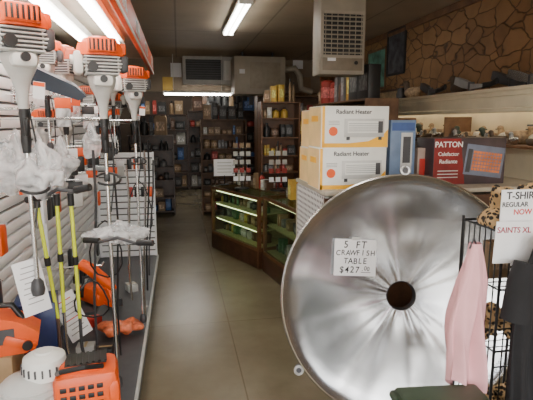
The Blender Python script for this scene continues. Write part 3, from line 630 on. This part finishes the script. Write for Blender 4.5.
# ---------------- products
PC=[('red',(.32,.03,.02)),('white',(.45,.44,.39)),('blue',(.03,.09,.25)),('yellow',(.52,.33,.05)),('green',(.04,.14,.06)),('black',(.02,.02,.02)),('tan',(.26,.17,.09)),('orange',(.5,.11,.02)),('grey',(.16,.16,.16)),('brown',(.10,.05,.027))]
pm={}
for nme,c in PC:
    m=mat('pack_'+nme,c,.45,var=.15,scale=5)
    lab=mat('label_'+nme,[min(1,k*1.5+.10) for k in c],.5,var=.7,scale=6)
    b=MB().box((0,0,.5),(1,1,1),bev=.02); b.box((0,-.505,.5),(.7,.01,.5),mi=1); pm['box',nme]=b.mesh('box_'+nme,[m,lab])
    b=MB().lathe([(0,0),(.45,0),(.5,.05),(.5,.6),(.42,.72),(.2,.8),(.18,.9),(0,.9)],14).lathe([(.22,.86),(.22,1),(0,1)],10,mi=1); pm['bottle',nme]=b.mesh('bottle_'+nme,[m,BLACK])
    b=MB().lathe([(0,0),(.5,0),(.5,.92),(.47,.95),(.3,1),(0,1)],14).lathe([(.505,.25),(.505,.7)],14,mi=1); pm['can',nme]=b.mesh('can_'+nme,[m,lab])
    b=MB().prism([(-.5,0),(.5,0),(.5,.85),(.42,1),(.1,.96),(-.1,1),(-.42,.97),(-.5,.82)],.6,Matrix.Translation((0,-.3,0))).box((0,-.31,.45),(.7,.01,.45),mi=1); pm['bag',nme]=b.mesh('bag_'+nme,[m,lab])
KN={'box':('product_box','box'),'bottle':('product_bottle','bottle'),'can':('product_can','can'),'bag':('product_bag','bag')}
def product(k,c,loc,w,d,h,rz,where,group):
    o=bpy.data.objects.new(KN[k][0],pm[k,c]); COL.objects.link(o); o.location=loc;o.scale=(w,d,h);o.rotation_euler=(0,0,rz)
    tag(o,'%s %s %s'%(c,{'box':'cardboard product box','bottle':'plastic product bottle','can':'metal product can','bag':'filled product bag'}[k],where),KN[k][1],group)
def fill(o,L,rz,z,maxh,depth,where,group,cols=None,big=1,gap=.010,kinds=('box','box','box','bag','bag','bottle','can'),dense=False):
    ex=Vector((math.cos(rz),math.sin(rz),0)); ey=Vector((-math.sin(rz),math.cos(rz),0)); s=.01
    while True:
        k=random.choice(kinds); c=random.choice(cols or [q[0] for q in PC])
        w=random.uniform(.05,.17)*big; h=min(maxh*.94,random.uniform(.12,.40)*big); d=min(depth*.7,w if k!='box' else random.uniform(.08,.2)); n=random.choice([1,1,1,2])
        if dense: h=maxh*random.uniform(.4,.96)
        elif random.random()<.10: s+=random.uniform(.03,.08)
        for _ in range(n):
            if s+w>L: return
            p=Vector(o)+ex*(s+w/2)+ey*(d/2+.03+random.uniform(0,max(.01,depth*.25))); product(k,c,(p.x,p.y,z+.001),w*.93,d,h*random.uniform(.85,1),rz+random.uniform(-.15,.15),where,group); s+=w+gap
def shelf_unit(loc,W,D,Hh,n,rz,m,label,cols=None,big=1,where='on a stocked shelf',group=None,bot=.08,top=False,dense=False):
    t=thing('shelf_unit',label,'shelf',loc,(0,0,rz))
    MB().box((.01,D/2,Hh/2),(.02,D,Hh)).box((W-.01,D/2,Hh/2),(.02,D,Hh)).box((W/2,D-.01,Hh/2),(W-.04,.015,Hh)).box((W/2,D/2,Hh-.01),(W-.04,D,.02)).obj('carcass',m,t)
    zs=[bot+(Hh-bot-.02)*i/n+(random.uniform(-.04,.04) if 0<i else 0) for i in range(n)]
    for z in zs: MB().box((W/2,D/2-.005,z-.01),(W-.045,D-.03,.02)).obj('shelf_board',m,t)
    ex=Vector((math.cos(rz),math.sin(rz),0))
    for i,z in enumerate(zs):
        gap_=(zs[i+1] if i+1<len(zs) else Hh-.02)-z-.025
        fill(Vector(loc)+ex*.04,W-.08,rz,loc[2]+z,gap_,D-.05,where,group or 'products on a shelf',cols,big,dense=dense)
    if top: fill(Vector(loc)+ex*.04,W-.08,rz,loc[2]+Hh,.4,D-.05,where,group or 'products on a shelf',cols,big*1.2)
    return t
dk=['black','brown','tan','grey','black','brown','tan','black','blue','white','red','black']
warm=['tan','brown','yellow','white','black','brown','grey','red','tan']
shelf_unit((1.35,8.3,0),1.3,.35,2.25,7,0,MWOOD,'tall brown wooden shelf stocked with small goods',warm,.9,'on the tall wooden shelf','goods on the tall wooden shelf',dense=True)
shelf_unit((1.22,7.15,0),.6,.32,2.1,8,0,LWOOD,'narrow reddish wood shelf beside the counter',warm,.8,'on the narrow wooden shelf','goods on the narrow wooden shelf',top=True,dense=True)
shelf_unit((1.95,6.9,0),2.0,.38,2.05,5,-math.pi/2,MWOOD,'long wooden shelf lined with packaged goods',warm,1.3,'on the long wooden shelf','goods on the long wooden shelf',top=True)
shelf_unit((-1.0,13.0,0),1.25,.35,2.0,5,0,DWOOD,'dark shelf against the stock room wall',dk,1.6,'on the stock room shelf','stock room goods',top=True,dense=True)
shelf_unit((.26,13.0,0),2.2,.35,2.1,5,0,DWOOD,'dark stock room shelf full of mixed goods',dk,1.7,'on the second stock room shelf','stock room goods',top=True,dense=True)
shelf_unit((-1.0,6.5,0),2.3,.40,1.9,4,math.pi/2,DGREY,'grey metal shelf past the slatwall with red goods',['red','black','orange','white','grey','red'],1.9,'on the grey metal shelf','goods on the grey metal shelf',top=True,dense=True)
shelf_unit((-.95,9.4,0),.85,.38,1.55,5,0,DWOOD,'low dark shelf at the end of the aisle',dk,1.2,'on the low dark shelf','goods at the end of the aisle',top=True,dense=True)
shelf_unit((.42,9.3,0),.88,.35,1.85,7,0,MWOOD,'brown shelf behind the counter packed with goods',dk+['tan','white'],.9,'on the shelf behind the counter','goods behind the counter',top=True,dense=True)
for i in range(12):
    x=.55+i*.14; L=random.uniform(.12,.4); m=random.choice([BLACK,DGREY,MC['pack_tan'],MC['pack_brown'],MC['pack_black'],BLACK])
    t=thing('hanging_pack','small packaged item hanging from the back wall beam','package',(x,10.22,2.42),(0,0,random.uniform(-.3,.3)),'packages hanging from the beam')
    MB().box((0,0,-L/2-.03),(.09,.03,L),bev=.006).obj('package',m,t); MB().cyl((0,0,0),(0,0,-.05),.003,seg=6).obj('string',BLACK,t)
for i,(u,v,cc) in enumerate([(176,70,PAPER),(168,84,MC['pack_yellow']),(298,62,PAPER),(306,84,MC['pack_tan'])]):
    p=at(u,v,y=10.29); o=MB().box((0,0,0),(.22,.006,.28)).obj('wall_notice',cc,loc=(p.x,10.296,max(p.z,2.57))); tag(o,'paper notice pinned on the back wall','notice','notices on the back wall')

# ---------------- glass display cases
def case(loc,L,D,Hh,rz,label,sh=2,where='inside the glass case',lit=True):
    t=thing('glass_display_case',label,'display case',loc,(0,0,rz))
    MB().box((L/2,D/2,.11),(L,D,.22),bev=.004).obj('cabinet_base',DWOOD,t)
    MB().box((L/2,D-.012,Hh/2+.08),(L-.06,.012,Hh-.2)).obj('back_panel',mat('olive_panel',(.18,.18,.08),.6),t)
    b=MB()
    for x in (.02,L-.02):
        for y in (.02,D-.02): b.box((x,y,Hh/2),(.04,.04,Hh))
    for z in (Hh-.02,.235):
        b.box((L/2,.016,z),(L-.08,.032,.04)).box((L/2,D-.016,z),(L-.08,.032,.04)).box((.016,D/2,z),(.032,D-.08,.04)).box((L-.016,D/2,z),(.032,D-.08,.04))
    b.obj('frame',LWOOD,t)
    MB().box((L/2,.006,Hh/2+.1),(L-.06,.005,Hh-.25)).obj('front_glass',GLASS,t)
    MB().box((L/2,D/2,Hh+.006),(L,D,.008)).obj('top_glass',GLASS,t)
    zs=[.26]+[.26+(Hh-.28)*i/sh for i in range(1,sh)]
    for z in zs: MB().box((L/2,D/2,z-.006),(L-.09,D-.08,.012)).obj('shelf_panel',mat('pale_shelf',(.40,.42,.20),.4),t)
    for z in (zs[1:]+[Hh-.04] if lit else [Hh-.04]): MB().cyl((.06,.06,z-.025),(L-.06,.06,z-.025),.006).obj('strip_light',TUBE2,t)
    ex=Vector((math.cos(rz),math.sin(rz),0));ey=Vector((-math.sin(rz),math.cos(rz),0))
    for z in zs: fill(Vector(loc)+ex*.05+ey*.10,L-.1,rz,z,(Hh-.28)/sh-.08,D-.3,where,'goods in the glass cases',['yellow','green','white','tan','black','black','grey','brown'],.6)
    return t
A=at(212,247,z=0);B=at(260,270,z=0);D_=at(284,291,z=0)
d1=B-A; case((A.x,A.y,0),d1.length-.03,.5,.90,math.atan2(d1.y,d1.x),'wood framed glass display case set at an angle',3)
d2=(D_-B); case((B.x+.03,B.y-.03,0),1.45,.45,.93,math.atan2(d2.y,d2.x),'glass display counter running along the aisle',2,lit=False)
q=at(217,184,y=6.9)
sg2=thing('counter_sign','white notice card on a black stand at the case','sign',(q.x+.1,q.y-.1,.912))
MB().cyl((0,0,0),(0,0,.012),.06).obj('base',BLACK,sg2); MB().cyl((0,0,.01),(0,0,.14),.006).obj('stand',BLACK,sg2)
MB().box((0,0,.25),(.30,.008,.24)).obj('card',PAPER,sg2)
for i in range(4): MB().box((0,-.006,.32-i*.045),(.2,.001,.012)).obj('printed_line',LGREY,sg2)
def cardrack(loc,label,n=5,cols=3):
    t=thing('card_rack',label,'display rack',loc)
    b=MB().cyl((0,0,0),(0,0,.015),.1).cyl((0,0,0),(0,0,.62),.008)
    for i in range(n): b.box((0,0,.10+i*.11),(.26,.01,.006))
    b.obj('wire_frame',BLACK,t)
    for i in range(n):
        for j in range(cols): MB().box((-.085+j*.085,-.012,.14+i*.11),(.06,.004,.06),rot=(-.15,0,0)).obj('card',[PAPER,MC['pack_white'],MC['pack_tan'],MC['pack_red'],MC['pack_white']][(i*3+j*5)%5],t)
q=at(242,186,y=6.35); cardrack((q.x,q.y,.915),'black counter rack of white packaged cards')
q=at(270,190,y=5.9); cardrack((q.x+.1,q.y,.945),'counter rack holding small bright cards',4)
r2=math.atan2(d2.y,d2.x)
fill(Vector((B.x+.12,B.y+.02,0))+Vector((math.cos(r2),math.sin(r2),0))*.3,1.0,r2,.945,.26,.25,'on top of the glass counter','goods on the counter',warm,.8)
r1=math.atan2(d1.y,d1.x)
fill(Vector((A.x+.30,A.y-.0,0)),.85,r1,.915,.24,.15,'on top of the angled case','goods on the angled case',warm,.7)

# ---------------- wire rack with shirts
q=at(512,300,y=1.75)
RX,RY=q.x+.02,1.80
rk=thing('wire_rack','black wire display rack hung with shirts and signs','display rack',(RX,RY,0))
b=MB()
zs=[.03,.45,.85,1.12,1.36]
for x in (-.14,.14,.42):
    for y in (-.12,.16): b.cyl((x,y,0),(x,y,1.38),.006,seg=8)
for z in zs:
    b.tube([(-.14,-.12,z),(.42,-.12,z),(.42,.16,z),(-.14,.16,z)],.005,6,closed=True)
for i in range(16): b.cyl((-.14+i*.037,-.12,.03),(-.14+i*.037,-.12,1.36),.003,seg=6)
for i in range(8): b.cyl((-.14,-.12+i*.038,.03),(-.14,-.12+i*.038,1.36),.003,seg=6)
for i in range(8): b.tube([(-.14,-.12,.1+i*.17),(.42,-.12,.1+i*.17)],.003,6)
for z in zs[1:]:
    for k in range(5): b.cyl((-.14,-.08+k*.056,z),(.42,-.08+k*.056,z),.0025,seg=6)
b.obj('wire_frame',BLACK,rk)
def rsign(u0,v0,u1,v1,y,lines,label,m=PAPER,ry=0):
    a=at(u0,v0,y=y);c=at(u1,v1,y=y);w=c.x-a.x;h=a.z-c.z
    t=thing('sale_sign',label,'sign',((a.x+c.x)/2,y,(a.z+c.z)/2),(0,ry,0))
    MB().box((0,0,0),(w,.004,h)).obj('card',m,t)
    for s,z,xx,zz,mm in lines: text(t,s,z,(-w/2+xx,-.003,h/2-zz),FX,mm,'LEFT',bold=.015)
rsign(502,190,578,224,1.62,[('T-SHIRTS',.040,.020,.024,INK),('REGULAR',.026,.004,.058,INK),('NOW',.030,.055,.088,REDINK)],'white sale sign with black and red lettering on the rack')
rsign(496,223,575,260,1.60,[('SAINTS XL',.031,.004,.034,mat('maroon_ink',(.35,.03,.06),.7))],'white sign with maroon lettering clipped on the rack',ry=.03)
def garment(loc,rz,w,h,m,label,sl=True,taper=1.0,seed=0,sh=.32,dp=.035,rf=.55):
    t=thing('t_shirt',label,'shirt',loc,(0,0,rz),'shirts on the rack'); b=MB(); rows=[];n=44;K=96
    for i in range(n+1):
        q=i/n; ww=w*(sh+(1-sh)*min(1,q*(5 if sl else 1.6)))*(1+(taper-1)*q); dd=dp*(.5+.5*min(1,q*4)); ring=[]
        for k in range(K):
            a_=2*math.pi*k/K; rip=1+rf*(math.sin(a_*6+seed+q*2.5)+.5*math.sin(a_*11-q*3))*min(1,q*2)
            ring.append(b.bm.verts.new((ww/2*math.cos(a_)*(1+.06*math.sin(a_*5+q*9)*q)+.012*math.sin(q*7+seed),dd*math.sin(a_)*rip,-q*h+.03*math.sin(a_*2+seed)*q)))
        rows.append(ring)
    for A_,B_ in zip(rows,rows[1:]):
        for k in range(K): b.bm.faces.new([A_[k],A_[(k+1)%K],B_[(k+1)%K],B_[k]])
    b.obj('shirt_body',m,t,ang=80)
    if sl:
        for s_ in (-1,1): MB().tube([(s_*w*.38,0,-h*.1),(s_*w*.52,0,-h*.2),(s_*w*.58,0,-h*.34)],[.045,.05,.055],14).obj('sleeve',m,t)
    MB().tube([(-w*.14,0,-.02),(0,0,.02),(w*.14,0,-.02)],.004,6).obj('hanger',DGREY,t)
pk=at(476,243,y=1.66); garment(pk+Vector((-.01,0,0)),.35,.165,.58,PINK,'pale pink shirt hanging from the wire rack',False,1.2,1,.30,.045,.6)
gb=at(541,238,y=1.53); garment(gb,.2,.16,.9,BLKC,'black shirt hanging on the rack',True,1.2,2)
gb=at(612,245,y=1.50); garment(gb,.3,.15,.8,BLKC,'black shirt hanging at the end of the rack',True,1.1,4)
def cloth(x,y,z,i,r=.066,where='on top of the rack',hz=1.08):
    b=MB().sph((0,0,.06),(r,r,r*hz),seg=40,nz=.08,nf=18+i)
    for v_ in b.bm.verts: v_.co.z=max(0,v_.co.z)
    o=b.obj('folded_cloth',LEOP,loc=(x,y,z)); tag(o,'crumpled leopard patterned cloth '+where,'cloth','patterned cloths on the rack')
for i in range(4): cloth(RX-.075+i*.14,RY-.03+.02*(i%2),1.366,i,.072,hz=1.2)
for i in range(4): cloth(RX-.07+.13*(i%2),RY+.01,[.86,.46][i//2],i+5,.055,'stuffed in the wire rack')
for i,(z,cc) in enumerate([(1.13,'tan'),(1.13,'black')]):
    product('box',cc,(RX-.06+.16*(i%2),RY+.02,z),.1,.06,.16,0,'held in the wire rack','packages in the wire rack')
bz=at(450,381,y=1.66).z; a=at(404,383,y=1.5);c=at(492,383,y=1.5)
t=thing('storage_bin','dark green plastic storage bin with rolled rim','bin',((a.x+c.x)/2,1.47,0),(0,0,-.10))
w_=(c.x-a.x)*1.02
MB().box((0,0,bz/2),(w_*.9,.28,bz-.02),bev=.02).box((0,0,bz-.02),(w_,.34,.035),bev=.016).obj('bin_body',GREEN,t)
MB().box((0,0,bz+.004),(w_*.92,.30,.03),bev=.014).obj('lid',GREEN,t)
